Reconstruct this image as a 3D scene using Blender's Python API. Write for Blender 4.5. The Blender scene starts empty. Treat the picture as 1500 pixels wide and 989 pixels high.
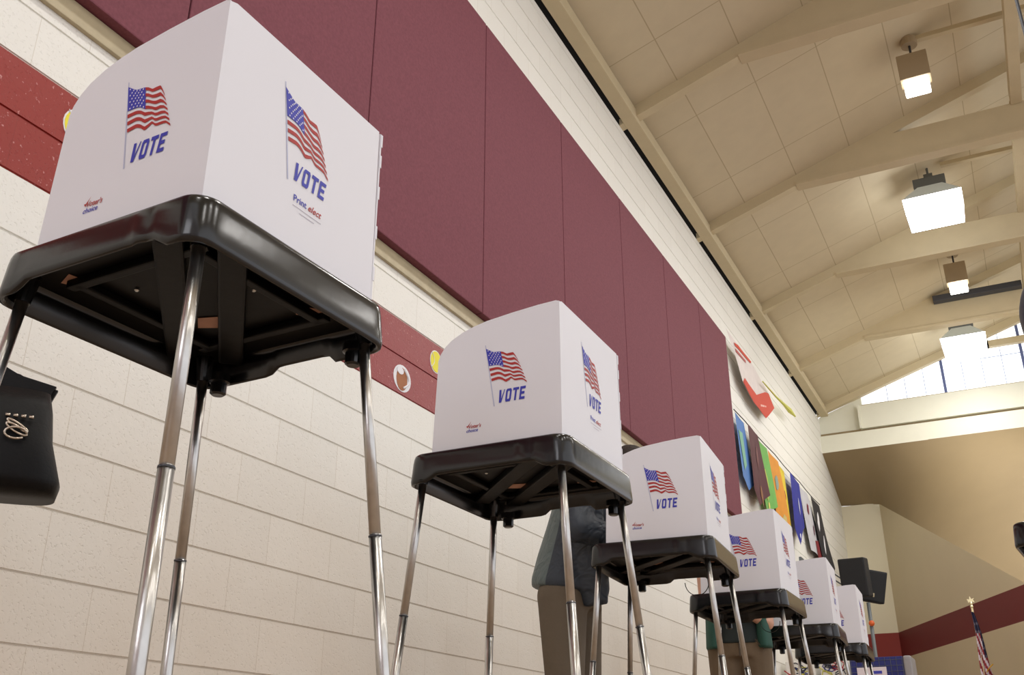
import bpy, bmesh, math, random
from mathutils import Vector, Matrix
random.seed(7)
C = bpy.context.scene.collection
PI = math.pi
FLOOR = -0.12            # heights are measured from the camera; the floor lies 12 cm below it
WX = -2.645              # plane of the left wall
H = 0.9                  # booth unit

# ---------------------------------------------------------------- helpers
def lin(c):
    return tuple(((v/255)/12.92 if v/255 <= .04045 else ((v/255+.055)/1.055)**2.4) for v in c)

def mat(name, col, rough=.6, metal=0., bump=0., bscale=60., var=0., vscale=6., spec=.5, coat=0., emit=0., trans=0.):
    m = bpy.data.materials.new(name); m.use_nodes = True
    nt = m.node_tree; b = nt.nodes['Principled BSDF']
    c = (*lin(col), 1)
    b.inputs['Base Color'].default_value = c
    b.inputs['Roughness'].default_value = rough
    b.inputs['Metallic'].default_value = metal
    b.inputs['Specular IOR Level'].default_value = spec
    b.inputs['Coat Weight'].default_value = coat
    if emit:
        b.inputs['Emission Color'].default_value = c; b.inputs['Emission Strength'].default_value = emit
    if trans: b.inputs['Transmission Weight'].default_value = trans
    tc = nt.nodes.new('ShaderNodeTexCoord')
    n = nt.nodes.new('ShaderNodeTexNoise'); n.inputs['Scale'].default_value = vscale; n.inputs['Detail'].default_value = 4
    nt.links.new(tc.outputs['Object'], n.inputs['Vector'])
    mx = nt.nodes.new('ShaderNodeMix'); mx.data_type = 'RGBA'; mx.blend_type = 'MULTIPLY'
    mx.inputs['Factor'].default_value = max(var, .02)
    mx.inputs['A'].default_value = c
    nt.links.new(n.outputs['Fac'], mx.inputs['B'])
    nt.links.new(mx.outputs['Result'], b.inputs['Base Color'])
    if bump:
        n2 = nt.nodes.new('ShaderNodeTexNoise'); n2.inputs['Scale'].default_value = bscale; n2.inputs['Detail'].default_value = 5
        nt.links.new(tc.outputs['Object'], n2.inputs['Vector'])
        bp = nt.nodes.new('ShaderNodeBump'); bp.inputs['Strength'].default_value = bump; bp.inputs['Distance'].default_value = .01
        nt.links.new(n2.outputs['Fac'], bp.inputs['Height']); nt.links.new(bp.outputs['Normal'], b.inputs['Normal'])
    return m

def N(nt, t, **kw):
    n = nt.nodes.new(t)
    for k, v in kw.items(): setattr(n, k, v)
    return n
def math_n(nt, op, a, b=None):
    n = N(nt, 'ShaderNodeMath', operation=op)
    for i, v in enumerate((a, b)):
        if v is None: continue
        if isinstance(v, (int, float)): n.inputs[i].default_value = v
        else: nt.links.new(v, n.inputs[i])
    return n.outputs[0]
def mixc(nt, fac, a, b, blend='MIX'):
    n = N(nt, 'ShaderNodeMix', data_type='RGBA', blend_type=blend)
    for key, v in (('Factor', fac), ('A', a), ('B', b)):
        if isinstance(v, (int, float)): n.inputs[key].default_value = v
        elif isinstance(v, tuple): n.inputs[key].default_value = (*v, 1)
        else: nt.links.new(v, n.inputs[key])
    return n.outputs['Result']

def obj(name, bm, m=None, parent=None, smooth=False, recalc=True):
    me = bpy.data.meshes.new(name)
    if recalc: bmesh.ops.recalc_face_normals(bm, faces=bm.faces)
    bm.to_mesh(me); bm.free()
    if smooth:
        for p_ in me.polygons: p_.use_smooth = True
    if m is not None:
        for q in (m if isinstance(m, (list, tuple)) else [m]): me.materials.append(q)
    o = bpy.data.objects.new(name, me); C.objects.link(o)
    if parent: o.parent = parent
    return o
def empty(name, loc=(0, 0, 0), rotz=0):
    o = bpy.data.objects.new(name, None); C.objects.link(o)
    o.empty_display_size = .1; o.location = loc; o.rotation_euler = (0, 0, rotz); return o
def tag(o, label=None, cat=None, group=None, kind=None):
    if label: o['label'] = label
    if cat: o['category'] = cat
    if group: o['group'] = group
    if kind: o['kind'] = kind
    return o
def struct(o, label=None):
    o['kind'] = 'structure'
    if label: o['label'] = label
    o['category'] = o.name.split('.')[0].split('_')[0]
    return o
def copy_tree(o, parent=None):
    c = o.copy(); C.objects.link(c); c.parent = parent
    for ch in list(o.children): copy_tree(ch, c)
    return c

def box(bm, x0, x1, y0, y1, z0, z1, M=None, mi=0):
    v = [bm.verts.new((x, y, z)) for x in (x0, x1) for y in (y0, y1) for z in (z0, z1)]
    if M is not None:
        for q in v: q.co = M @ q.co
    for f in ((0, 1, 3, 2), (4, 6, 7, 5), (0, 4, 5, 1), (2, 3, 7, 6), (0, 2, 6, 4), (1, 5, 7, 3)):
        bm.faces.new([v[i] for i in f]).material_index = mi
def bbox(*a, bev=.004, seg=2, M=None):
    bm = bmesh.new(); box(bm, *a, M=M)
    bmesh.ops.recalc_face_normals(bm, faces=bm.faces)
    if bev: bmesh.ops.bevel(bm, geom=list(bm.edges), offset=bev, segments=seg, affect='EDGES', profile=.6)
    return bm
def merge(dst, src):
    me = bpy.data.meshes.new('t'); src.to_mesh(me); src.free(); dst.from_mesh(me); bpy.data.meshes.remove(me)
def frame_of(d):
    d = d.normalized(); a = Vector((0, 0, 1)) if abs(d.z) < .9 else Vector((1, 0, 0))
    u = d.cross(a).normalized(); return u, d.cross(u).normalized()
def tube(bm, pts, rad, n=12, cap=True, mi=0, closed=False):
    pts = [Vector(q) for q in pts]; rings = []; k = len(pts)
    rs = rad if isinstance(rad, (list, tuple)) else [rad]*k
    u0 = None
    for i, q in enumerate(pts):
        d = (pts[min(i+1, k-1)]-pts[max(i-1, 0)]); d.normalize()
        if u0 is None: u0, w = frame_of(d)
        else:
            u0 = (u0 - d*u0.dot(d)).normalized(); w = d.cross(u0)
        w = d.cross(u0)
        rings.append([bm.verts.new(q+(u0*math.cos(2*PI*j/n)+w*math.sin(2*PI*j/n))*rs[i]) for j in range(n)])
    for a, b in zip(rings, rings[1:]):
        for j in range(n):
            bm.faces.new((a[j], a[(j+1) % n], b[(j+1) % n], b[j])).material_index = mi
    if cap:
        bm.faces.new(rings[0][::-1]).material_index = mi; bm.faces.new(rings[-1]).material_index = mi
def poly(bm, pts, mi=0):
    f = bm.faces.new([bm.verts.new(q) for q in pts]); f.material_index = mi; return f
def extrude_poly(bm, pts, off, mi=0):
    """closed prism from a planar outline"""
    a = [bm.verts.new(q) for q in pts]; b = [bm.verts.new(Vector(q)+Vector(off)) for q in pts]; n = len(a)
    bm.faces.new(a).material_index = mi; bm.faces.new(b[::-1]).material_index = mi
    for i in range(n): bm.faces.new((a[i], b[i], b[(i+1) % n], a[(i+1) % n])).material_index = mi
def lathe(bm, prof, c=(0, 0, 0), n=24, mi=0):
    rings = []
    for r, z in prof: rings.append([bm.verts.new((c[0]+r*math.cos(2*PI*j/n), c[1]+r*math.sin(2*PI*j/n), c[2]+z)) for j in range(n)])
    for a, b in zip(rings, rings[1:]):
        for j in range(n): bm.faces.new((a[j], a[(j+1) % n], b[(j+1) % n], b[j])).material_index = mi
    bm.faces.new(rings[0][::-1]).material_index = mi; bm.faces.new(rings[-1]).material_index = mi

# ---------------------------------------------------------------- materials
M = {}
M['screen'] = mat('white corrugated plastic', (230, 231, 238), rough=.45, var=.03, vscale=3)
M['black'] = mat('glossy black moulded plastic', (9, 10, 11), rough=.2, bump=.04, bscale=18, spec=.6, var=.3)
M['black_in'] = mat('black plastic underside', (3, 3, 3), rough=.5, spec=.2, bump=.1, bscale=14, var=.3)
M['chrome'] = mat('brushed steel tube', (214, 212, 208), rough=.28, metal=1, var=.4, vscale=30, bump=.03, bscale=90)
M['peach'] = mat('peach floor reflection', (196, 150, 128), rough=.6, var=.35, vscale=25)
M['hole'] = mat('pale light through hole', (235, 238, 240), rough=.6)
M['blue_ink'] = mat('blue ink', (58, 62, 178), rough=.5, var=.1)
M['red_ink'] = mat('red ink', (176, 44, 42), rough=.5, var=.1)
M['pole_ink'] = mat('pale blue ink', (186, 190, 216), rough=.5)
M['star_ink'] = mat('white ink', (222, 220, 236), rough=.5)
M['grey_ink'] = mat('grey ink', (150, 140, 160), rough=.5)
M['beam'] = mat('cream painted timber', (206, 191, 156), rough=.6, var=.15, vscale=5, bump=.1)
M['fascia'] = mat('off white painted fascia', (230, 229, 212), rough=.55, var=.06)
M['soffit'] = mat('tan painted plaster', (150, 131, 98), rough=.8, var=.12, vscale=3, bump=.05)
M['dark'] = mat('dark gap', (14, 13, 12), rough=.9)
M['strip'] = mat('dark steel duct', (62, 64, 70), rough=.5, var=.2)
M['grey_metal'] = mat('grey painted metal', (104, 110, 112), rough=.5, var=.15)
M['reflector'] = mat('frosted reflector', (196, 204, 202), rough=.4, emit=.15)
M['housing'] = mat('beige lamp housing', (170, 152, 122), rough=.5, var=.1)
M['lens'] = mat('glowing lens', (255, 250, 240), emit=9)
M['lens_cool'] = mat('glowing prismatic lens', (246, 250, 255), emit=9)
M['pane'] = mat('daylit frosted glazing', (246, 250, 255), rough=.3, emit=1.1)
M['mullion'] = mat('blue grey mullion', (92, 104, 150), rough=.5)
M['thin_bar'] = mat('pale glazing bar', (176, 184, 202), rough=.5, emit=.25)  # emission puts a glow into the bars themselves
M['trim'] = mat('varnished trim', (196, 182, 148), rough=.5, var=.3, vscale=20)
M['orange'] = mat('orange rubber', (214, 98, 40), rough=.5)
M['spk'] = mat('black loudspeaker', (18, 20, 24), rough=.7, bump=.3, bscale=300)
M['floor'] = None

def wall_material():
    m = bpy.data.materials.new('painted concrete block'); m.use_nodes = True; nt = m.node_tree
    b = nt.nodes['Principled BSDF']
    tc = N(nt, 'ShaderNodeTexCoord'); sx = N(nt, 'ShaderNodeSeparateXYZ'); nt.links.new(tc.outputs['Object'], sx.inputs[0])
    u = math_n(nt, 'SUBTRACT', sx.outputs['Y'], 2.0714-.4064*20); v = math_n(nt, 'SUBTRACT', sx.outputs['Z'], .3386-.2032*10)
    cv = N(nt, 'ShaderNodeCombineXYZ'); nt.links.new(u, cv.inputs[0]); nt.links.new(v, cv.inputs[1])
    br = N(nt, 'ShaderNodeTexBrick'); br.offset = .5; br.offset_frequency = 2
    nt.links.new(cv.outputs[0], br.inputs['Vector'])
    br.inputs['Scale'].default_value = 1; br.inputs['Brick Width'].default_value = .4064; br.inputs['Row Height'].default_value = .2032
    br.inputs['Mortar Size'].default_value = .0017; br.inputs['Mortar Smooth'].default_value = .4
    br.inputs['Color1'].default_value = (1, 1, 1, 1); br.inputs['Color2'].default_value = (.93, .93, .93, 1); br.inputs['Mortar'].default_value = (.66, .6, .52, 1)
    # paint colours by height: red band of two courses
    z0, z1 = .3386+7*.2032, .3386+9*.2032
    band = math_n(nt, 'MULTIPLY', math_n(nt, 'GREATER_THAN', sx.outputs['Z'], z0), math_n(nt, 'LESS_THAN', sx.outputs['Z'], z1))
    big = N(nt, 'ShaderNodeTexNoise'); big.inputs['Scale'].default_value = 1.3; big.inputs['Detail'].default_value = 5
    nt.links.new(tc.outputs['Object'], big.inputs['Vector'])
    # warmer, dimmer light on the lower courses, painted into the cream
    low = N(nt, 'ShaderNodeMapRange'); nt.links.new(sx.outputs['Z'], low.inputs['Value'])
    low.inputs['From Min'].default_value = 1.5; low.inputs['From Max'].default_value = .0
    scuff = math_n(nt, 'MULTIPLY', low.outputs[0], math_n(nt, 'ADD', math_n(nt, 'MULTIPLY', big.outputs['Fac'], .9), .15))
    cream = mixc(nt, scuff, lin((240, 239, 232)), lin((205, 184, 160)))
    # red, cooler further along the wall
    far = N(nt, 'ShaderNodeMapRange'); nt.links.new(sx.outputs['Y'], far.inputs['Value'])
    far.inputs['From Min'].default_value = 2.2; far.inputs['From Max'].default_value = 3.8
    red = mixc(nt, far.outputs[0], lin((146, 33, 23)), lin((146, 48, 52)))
    spk = N(nt, 'ShaderNodeTexNoise'); spk.inputs['Scale'].default_value = 75; spk.inputs['Detail'].default_value = 2
    nt.links.new(tc.outputs['Object'], spk.inputs['Vector'])
    sp = N(nt, 'ShaderNodeMapRange'); nt.links.new(spk.outputs['Fac'], sp.inputs['Value'])
    sp.inputs['From Min'].default_value = .66; sp.inputs['From Max'].default_value = .74
    red = mixc(nt, math_n(nt, 'MULTIPLY', sp.outputs[0], .6), red, lin((226, 170, 168)))  # pale speckles paint the glossy red's glints into the colour
    col = mixc(nt, band, cream, red)
    col = mixc(nt, .55, col, br.outputs['Color'], 'MULTIPLY')
    nt.links.new(col, b.inputs['Base Color'])
    rg = N(nt, 'ShaderNodeMapRange'); nt.links.new(band, rg.inputs['Value']); rg.inputs['To Min'].default_value = .55; rg.inputs['To Max'].default_value = .4
    nt.links.new(rg.outputs[0], b.inputs['Roughness'])
    pit = N(nt, 'ShaderNodeTexNoise'); pit.inputs['Scale'].default_value = 95; pit.inputs['Detail'].default_value = 3
    nt.links.new(tc.outputs['Object'], pit.inputs['Vector'])
    pr = N(nt, 'ShaderNodeMapRange'); nt.links.new(pit.outputs['Fac'], pr.inputs['Value']); pr.inputs['From Min'].default_value = .30; pr.inputs['From Max'].default_value = .42
    fine = N(nt, 'ShaderNodeTexNoise'); fine.inputs['Scale'].default_value = 28; fine.inputs['Detail'].default_value = 6
    nt.links.new(tc.outputs['Object'], fine.inputs['Vector'])
    hgt = math_n(nt, 'ADD', math_n(nt, 'MULTIPLY', pr.outputs[0], .5), math_n(nt, 'MULTIPLY', fine.outputs['Fac'], .5))
    bp = N(nt, 'ShaderNodeBump'); bp.inputs['Strength'].default_value = .55; bp.inputs['Distance'].default_value = .004
    nt.links.new(hgt, bp.inputs['Height']); nt.links.new(bp.outputs['Normal'], b.inputs['Normal'])
    return m
def plain_block_material(name, cream_c, red_c, z0, z1):
    m = bpy.data.materials.new(name); m.use_nodes = True; nt = m.node_tree; b = nt.nodes['Principled BSDF']
    tc = N(nt, 'ShaderNodeTexCoord'); sx = N(nt, 'ShaderNodeSeparateXYZ'); nt.links.new(tc.outputs['Object'], sx.inputs[0])
    band = math_n(nt, 'MULTIPLY', math_n(nt, 'GREATER_THAN', sx.outputs['Z'], z0), math_n(nt, 'LESS_THAN', sx.outputs['Z'], z1))
    nz = N(nt, 'ShaderNodeTexNoise'); nz.inputs['Scale'].default_value = 2; nt.links.new(tc.outputs['Object'], nz.inputs['Vector'])
    c = mixc(nt, band, lin(cream_c), lin(red_c)); c = mixc(nt, .08, c, nz.outputs['Fac'], 'MULTIPLY')
    nt.links.new(c, b.inputs['Base Color']); b.inputs['Roughness'].default_value = .6
    return m
def ceiling_material():
    m = bpy.data.materials.new('painted ceiling board'); m.use_nodes = True; nt = m.node_tree; b = nt.nodes['Principled BSDF']
    tc = N(nt, 'ShaderNodeTexCoord'); sx = N(nt, 'ShaderNodeSeparateXYZ'); nt.links.new(tc.outputs['Object'], sx.inputs[0])
    u = math_n(nt, 'SUBTRACT', sx.outputs['Y'], 6.90-1.26*20); v = math_n(nt, 'SUBTRACT', sx.outputs['X'], -2.045-.61*20)
    cv = N(nt, 'ShaderNodeCombineXYZ'); nt.links.new(u, cv.inputs[0]); nt.links.new(v, cv.inputs[1])
    br = N(nt, 'ShaderNodeTexBrick'); br.offset = 0; br.inputs['Scale'].default_value = 1
    br.inputs['Brick Width'].default_value = 1.26; br.inputs['Row Height'].default_value = .61; br.inputs['Mortar Size'].default_value = .006
    br.inputs['Mortar Smooth'].default_value = .3
    br.inputs['Color1'].default_value = (1, 1, 1, 1); br.inputs['Color2'].default_value = (.96, .96, .96, 1); br.inputs['Mortar'].default_value = (.62, .58, .5, 1)
    nt.links.new(cv.outputs[0], br.inputs['Vector'])
    nz = N(nt, 'ShaderNodeTexNoise'); nz.inputs['Scale'].default_value = 6; nz.inputs['Detail'].default_value = 6; nt.links.new(tc.outputs['Object'], nz.inputs['Vector'])
    c = mixc(nt, .12, lin((210, 196, 164)), nz.outputs['Fac'], 'MULTIPLY'); c = mixc(nt, .8, c, br.outputs['Color'], 'MULTIPLY')
    nt.links.new(c, b.inputs['Base Color']); b.inputs['Roughness'].default_value = .7
    bp = N(nt, 'ShaderNodeBump'); bp.inputs['Strength'].default_value = .3; bp.inputs['Distance'].default_value = .004
    nt.links.new(nz.outputs['Fac'], bp.inputs['Height']); nt.links.new(bp.outputs['Normal'], b.inputs['Normal'])
    return m
def fabric_material():
    m = bpy.data.materials.new('maroon acoustic fabric'); m.use_nodes = True; nt = m.node_tree; b = nt.nodes['Principled BSDF']
    tc = N(nt, 'ShaderNodeTexCoord')
    a = N(nt, 'ShaderNodeTexNoise'); a.inputs['Scale'].default_value = 70; a.inputs['Detail'].default_value = 4; nt.links.new(tc.outputs['Object'], a.inputs['Vector'])
    c = mixc(nt, a.outputs['Fac'], lin((102, 50, 62)), lin((134, 74, 85)))
    nt.links.new(c, b.inputs['Base Color']); b.inputs['Roughness'].default_value = .85
    b.inputs['Sheen Weight'].default_value = .0
    bp = N(nt, 'ShaderNodeBump'); bp.inputs['Strength'].default_value = .3; bp.inputs['Distance'].default_value = .003
    nt.links.new(a.outputs['Fac'], bp.inputs['Height']); nt.links.new(bp.outputs['Normal'], b.inputs['Normal'])
    return m
def floor_material():
    m = bpy.data.materials.new('varnished gym floor'); m.use_nodes = True; nt = m.node_tree; b = nt.nodes['Principled BSDF']
    tc = N(nt, 'ShaderNodeTexCoord'); br = N(nt, 'ShaderNodeTexBrick'); nt.links.new(tc.outputs['Object'], br.inputs['Vector'])
    br.inputs['Scale'].default_value = 1; br.inputs['Brick Width'].default_value = .9; br.inputs['Row Height'].default_value = .06; br.inputs['Mortar Size'].default_value = .001
    br.inputs['Color1'].default_value = (*lin((172, 150, 128)), 1); br.inputs['Color2'].default_value = (*lin((160, 138, 116)), 1); br.inputs['Mortar'].default_value = (*lin((110, 80, 56)), 1)
    nt.links.new(br.outputs['Color'], b.inputs['Base Color']); b.inputs['Roughness'].default_value = .35
    return m

# ---------------------------------------------------------------- the setting
M['wall'] = wall_material(); M['ceil'] = ceiling_material(); M['fabric'] = fabric_material()
ROOM_Y0, ROOM_Y1, RIDGE, SL = -4.5, 18.5, 2.0, .33
XR = 2*RIDGE-WX

bm = bmesh.new(); box(bm, WX-.2, XR+.2, ROOM_Y0, ROOM_Y1+.2, FLOOR-.1, FLOOR)
fl = obj('floor', bm, floor_material()); struct(fl, 'varnished wooden gym floor')

# left wall: every block course is real geometry with a recessed bed joint
bm = bmesh.new(); g, dp = .0045, .006; prof = []
n = -2
z = FLOOR; prof.append((WX, z))
while True:
    zc = .3386+n*.2032
    n += 1
    if zc <= FLOOR+.02: continue
    if zc > 5.66: break
    prof += [(WX, zc-g), (WX-dp, zc-g+.001), (WX-dp, zc+g-.001), (WX, zc+g)]
prof.append((WX, 5.69)); prof += [(WX-.2, 5.69), (WX-.2, FLOOR)]
a = [bm.verts.new((x, ROOM_Y0, z)) for x, z in prof]; b_ = [bm.verts.new((x, ROOM_Y1+.2, z)) for x, z in prof]
for i in range(len(a)): bm.faces.new((a[i], a[(i+1) % len(a)], b_[(i+1) % len(a)], b_[i]))
bm.faces.new(a); bm.faces.new(b_[::-1])
struct(obj('wall_left', bm, M['wall']), 'cream painted concrete block wall with a red band')

def roofz(x, base=5.82): return base+SL*((x-WX) if x <= RIDGE else (XR-x))
bm = bmesh.new()
ys = (ROOM_Y0, 17.3)
for xa, xb in ((WX-.2, RIDGE), (RIDGE, XR+.2)):
    extrude_poly(bm, [(xa, ys[0], roofz(xa)), (xb, ys[0], roofz(xb)), (xb, ys[0], roofz(xb)+.06), (xa, ys[0], roofz(xa)+.06)], (0, ys[1]-ys[0], 0))
struct(obj('ceiling', bm, M['ceil']), 'sloping ceiling of square painted boards')

# ledger along the wall head and the dark gap beside it
bm = bbox(WX+.045, WX+.175, ROOM_Y0, 17.2, 5.70, 5.83, bev=.004)
o = obj('trim_ledger', bm, M['beam']); struct(o, 'cream timber ledger along the top of the block wall')
bm = bmesh.new(); box(bm, WX-.12, WX+.045, ROOM_Y0, 17.2, 5.765, 5.80)
o = obj('trim_gap', bm, M['dark']); struct(o, 'dark gap between wall and ledger')

TRUSS = (2.62, 5.11, 7.59, 10.07, 12.53, 14.92, 17.12)
for k, y in enumerate(TRUSS):
    t = empty('roof_truss', (RIDGE, y, 6.1))
    def X(x): return x-RIDGE
    bm = bmesh.new(); w = .05
    for s in (-1, 1):
        xa, xb = s*(RIDGE-WX)*1.0, 0
        pts = [(xa, -w, 5.69-6.1), (xb, -w, 5.69-6.1+SL*(RIDGE-WX)), (xb, -w, 5.82-6.1+SL*(RIDGE-WX)), (xa, -w, 5.82-6.1)]
        bm2 = bmesh.new(); extrude_poly(bm2, pts, (0, 2*w, 0)); merge(bm, bm2) if False else None
        obj('rafter', bm2, M['beam'], t)
    bm.free()
    xt = -1.45-RIDGE
    if k < 6:
        bm = bmesh.new()
        extrude_poly(bm, [(xt, -.055, 0), (-xt, -.055, 0), (-xt-.8, -.055, .34), (xt+.8, -.055, .34)], (0, .11, 0))
        obj('tie_beam', bm, M['beam'], t)
        bm = bmesh.new(); box(bm, xt, -xt, -.075, .075, -.022, .012)
        obj('tie_flange', bm, M['beam'], t)
    struct(t, 'cream timber roof truss with sloping rafters and a level tie')
# long beams between the trusses
for ya, yb in zip(TRUSS[:-1], TRUSS[1:]):
    bm = bbox(.82, .93, ya+.06, yb-.06, 6.415, 6.55, bev=.004)
    o = obj('trim_beam', bm, M['beam']); struct(o, 'cream timber beam spanning between two trusses')
# dark duct lying on one tie beam
bm = bbox(-.40, .8, 14.70, 14.84, 6.41, 6.50, bev=.01)
o = obj('duct', bm, M['strip']); tag(o, 'dark steel duct lying along the top of the far tie beam', 'duct')

# clerestory and fascias at the far end
bm = bmesh.new(); box(bm, WX, XR, 17.14, 17.40, 5.035, 5.335)
struct(obj('trim_fascia', bm, M['fascia']), 'off white beam across the far end of the hall')
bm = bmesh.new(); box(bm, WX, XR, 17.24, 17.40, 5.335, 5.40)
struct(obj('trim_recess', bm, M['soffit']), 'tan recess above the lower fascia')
bm = bmesh.new()
extrude_poly(bm, [(WX, 17.28, 5.39), (-1.9, 17.28, 5.39), (-1.9, 17.28, 5.98), (WX, 17.28, 5.72)], (0, .1, 0))
struct(obj('wall_gable', bm, M['fascia']), 'small cream triangle of gable wall')
bm = bmesh.new(); box(bm, -1.935, XR-.7, 17.17, 17.40, 5.39, 5.80); box(bm, -1.965, -1.935, 17.12, 17.40, 5.385, 5.80)
struct(obj('trim_sill', bm, M['fascia']), 'off white fascia below the clerestory window')
win = empty('window_1', (-1.6, 17.3, 5.80))
bm = bmesh.new()
extrude_poly(bm, [(-.25, 0, 0), (7, 0, 0), (7, 0, .1), (3.6, 0, 1.55), (-.25, 0, .27)], (0, .02, 0))
obj('pane', bm, M['pane'], win)
def wtop(x): return 5.69+.13+SL*(x-WX)-5.80
bm = bmesh.new(); box(bm, -.3, 7.2, -.06, .0, -.0, .035); obj('window_sill', bm, M['trim'], win)
for i in range(-4, 14):
    x = -.53+.3+i*.31-.3
    thick = (i % 4 == 0)
    xl = x+1.6
    if xl < .05: continue
    bm = bmesh.new(); h_ = .022 if thick else .006
    box(bm, xl-h_, xl+h_, -.05 if thick else -.02, -.001, .03, max(.1, wtop(min(x, RIDGE))))
    obj('mullion' if thick else 'glazing_bar', bm, M['mullion'] if thick else M['thin_bar'], win)
bm = bmesh.new(); box(bm, 1.7, 5, -.02, -.001, .545, .555); obj('glazing_bar', bm, M['thin_bar'], win)
struct(win, 'bright clerestory window under the far rafter')
bm = bmesh.new(); box(bm, .2, 3.6, 17.16, 17.25, 6.49, 6.60); struct(obj('trim_header', bm, M['beam']), 'cream header over the clerestory window')
bm = bmesh.new(); box(bm, .17, .25, 17.16, 17.24, 6.49, 6.9); struct(obj('trim_post', bm, M['beam']), 'short cream post above the clerestory header')

# back corner: short wall, angled wall with the red band, tan soffit
wm = plain_block_material('painted end wall', (222, 214, 188), (134, 38, 28), 1.74, 2.16)
bm = bmesh.new(); box(bm, WX, -1.99, ROOM_Y1, ROOM_Y1+.15, FLOOR, 4.40)
struct(obj('wall_back', bm, wm), 'short cream wall in the far corner with red band')
bm = bmesh.new()
extrude_poly(bm, [(-1.99, 18.5, FLOOR), (1.4, 11.38, FLOOR), (1.4, 11.38, .72), (-1.99, 18.5, 4.38)], (.3, .15, 0))
wm2 = plain_block_material('painted angled wall', (206, 192, 160), (108, 30, 30), 1.74, 2.16)
struct(obj('wall_angled', bm, wm2), 'angled cream wall with a red band rising to the right')
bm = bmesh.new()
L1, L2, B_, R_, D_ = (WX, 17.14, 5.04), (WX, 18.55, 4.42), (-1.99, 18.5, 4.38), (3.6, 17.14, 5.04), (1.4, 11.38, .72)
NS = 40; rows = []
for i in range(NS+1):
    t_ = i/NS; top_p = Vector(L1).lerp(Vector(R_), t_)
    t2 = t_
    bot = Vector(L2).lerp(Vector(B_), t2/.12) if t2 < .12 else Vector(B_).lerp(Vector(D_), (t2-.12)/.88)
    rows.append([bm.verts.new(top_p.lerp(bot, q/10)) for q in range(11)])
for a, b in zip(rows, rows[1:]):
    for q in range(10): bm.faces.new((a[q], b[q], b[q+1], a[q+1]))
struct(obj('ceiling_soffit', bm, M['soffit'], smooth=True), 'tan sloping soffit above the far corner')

bm = bmesh.new(); box(bm, WX, XR, ROOM_Y0-.15, ROOM_Y0, FLOOR, 5.9)
struct(obj('wall_rear', bm, plain_block_material('painted rear wall', (236, 234, 242), (150, 46, 38), 1.76, 2.17)), 'cream wall behind the camera')
# maroon wall panels
pz0, pz1, px_ = 2.515, 4.705, WX+.065
seams = [3.556, 4.847, 6.124, 7.427, 8.654, 9.86, 10.993]
seams = [s*.9755 for s in seams]
while seams[0] > -2.6: seams.insert(0, seams[0]-1.245)
for a_, b2 in zip(seams[:-1], seams[1:]):
    bm = bbox(WX+.002, px_, a_+.004, b2-.004, pz0, pz1, bev=.006)
    o = obj('wall_panel', bm, M['fabric'])
    k = seams.index(a_)
    yy = a_
    order = ['eleventh', 'tenth', 'ninth', 'eighth', 'seventh', 'sixth', 'fifth', 'fourth', 'third', 'second', 'farthest']
    idx = len(seams)-2-k
    names = ['farthest maroon fabric wall panel, at the end beside the banners', 'second maroon fabric wall panel from the banner end',
             'third maroon fabric wall panel from the banner end', 'fourth maroon fabric wall panel from the banner end', 'fifth maroon fabric wall panel from the banner end',
             'sixth maroon fabric wall panel from the banner end, between the two nearest white screens', 'seventh maroon fabric wall panel from the banner end, right behind the nearest screen',
             'eighth maroon fabric wall panel from the banner end, left of the nearest screen top', 'ninth maroon fabric wall panel from the banner end, at the top left',
             'tenth maroon fabric wall panel from the banner end', 'eleventh maroon fabric wall panel from the banner end']
    tag(o, names[min(idx, 10)], 'wall panel', 'maroon acoustic wall panels')
bm = bbox(WX, WX+.02, seams[0], seams[-1], 2.425, 2.512, bev=.003)
struct(obj('trim_rail', bm, M['trim']), 'varnished rail under the maroon panels')

# ---------------------------------------------------------------- voting booth
T = [(0.002, -0.009), (0.018, -0.019), (0.032, -0.027), (0.044, -0.028), (0.057, -0.029), (0.069, -0.033), (0.083, -0.042), (0.095, -0.041), (0.107, -0.041), (0.115, -0.053), (0.124, -0.069)]
Bt = [(0.026, -0.133), (0.039, -0.131), (0.053, -0.129), (0.066, -0.134), (0.08, -0.145), (0.091, -0.14), (0.101, -0.134), (0.113, -0.145), (0.129, -0.145), (0.143, -0.146), (0.159, -0.159)]
def samp(L, u):
    t = u*(len(L)-1); i = min(int(t), len(L)-2); f = t-i
    return (L[i][0]*(1-f)+L[i+1][0]*f, L[i][1]*(1-f)+L[i+1][1]*f)
def fpt(u, v):
    a = samp(T, u); b = samp(Bt, u); bow = .006*math.sin(v*PI)*math.sin(u*6.5)
    return (a[0]*(1-v)+b[0]*v, a[1]*(1-v)+b[1]*v+bow)
def emblem_quads():
    red, blue, star = [], [], []
    nu = 22
    for k in range(0, 13, 2):
        v0, v1 = k/13, (k+1)/13
        us = .42 if k < 7 else 0
        for i in range(nu):
            u0 = us+(1-us)*i/nu; u1 = us+(1-us)*(i+1)/nu
            red.append([fpt(u0, v0), fpt(u1, v0), fpt(u1, v1), fpt(u0, v1)])
    for i in range(10):
        for j in range(6):
            u0, u1 = .42*i/10, .42*(i+1)/10; v0, v1 = 7/13*j/6, 7/13*(j+1)/6
            blue.append([fpt(u0, v0), fpt(u1, v0), fpt(u1, v1), fpt(u0, v1)])
    for j in range(7):
        for i in range(5 if j % 2 == 0 else 4):
            u = .04+.08*i+(0 if j % 2 == 0 else .04)+.012; v = (j+.55)/13
            c = fpt(u, v); r = .0024
            star.append([(c[0]+r*math.cos(a*2*PI/6)*.8, c[1]+r*math.sin(a*2*PI/6)) for a in range(6)])
    return red, blue, star
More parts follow.
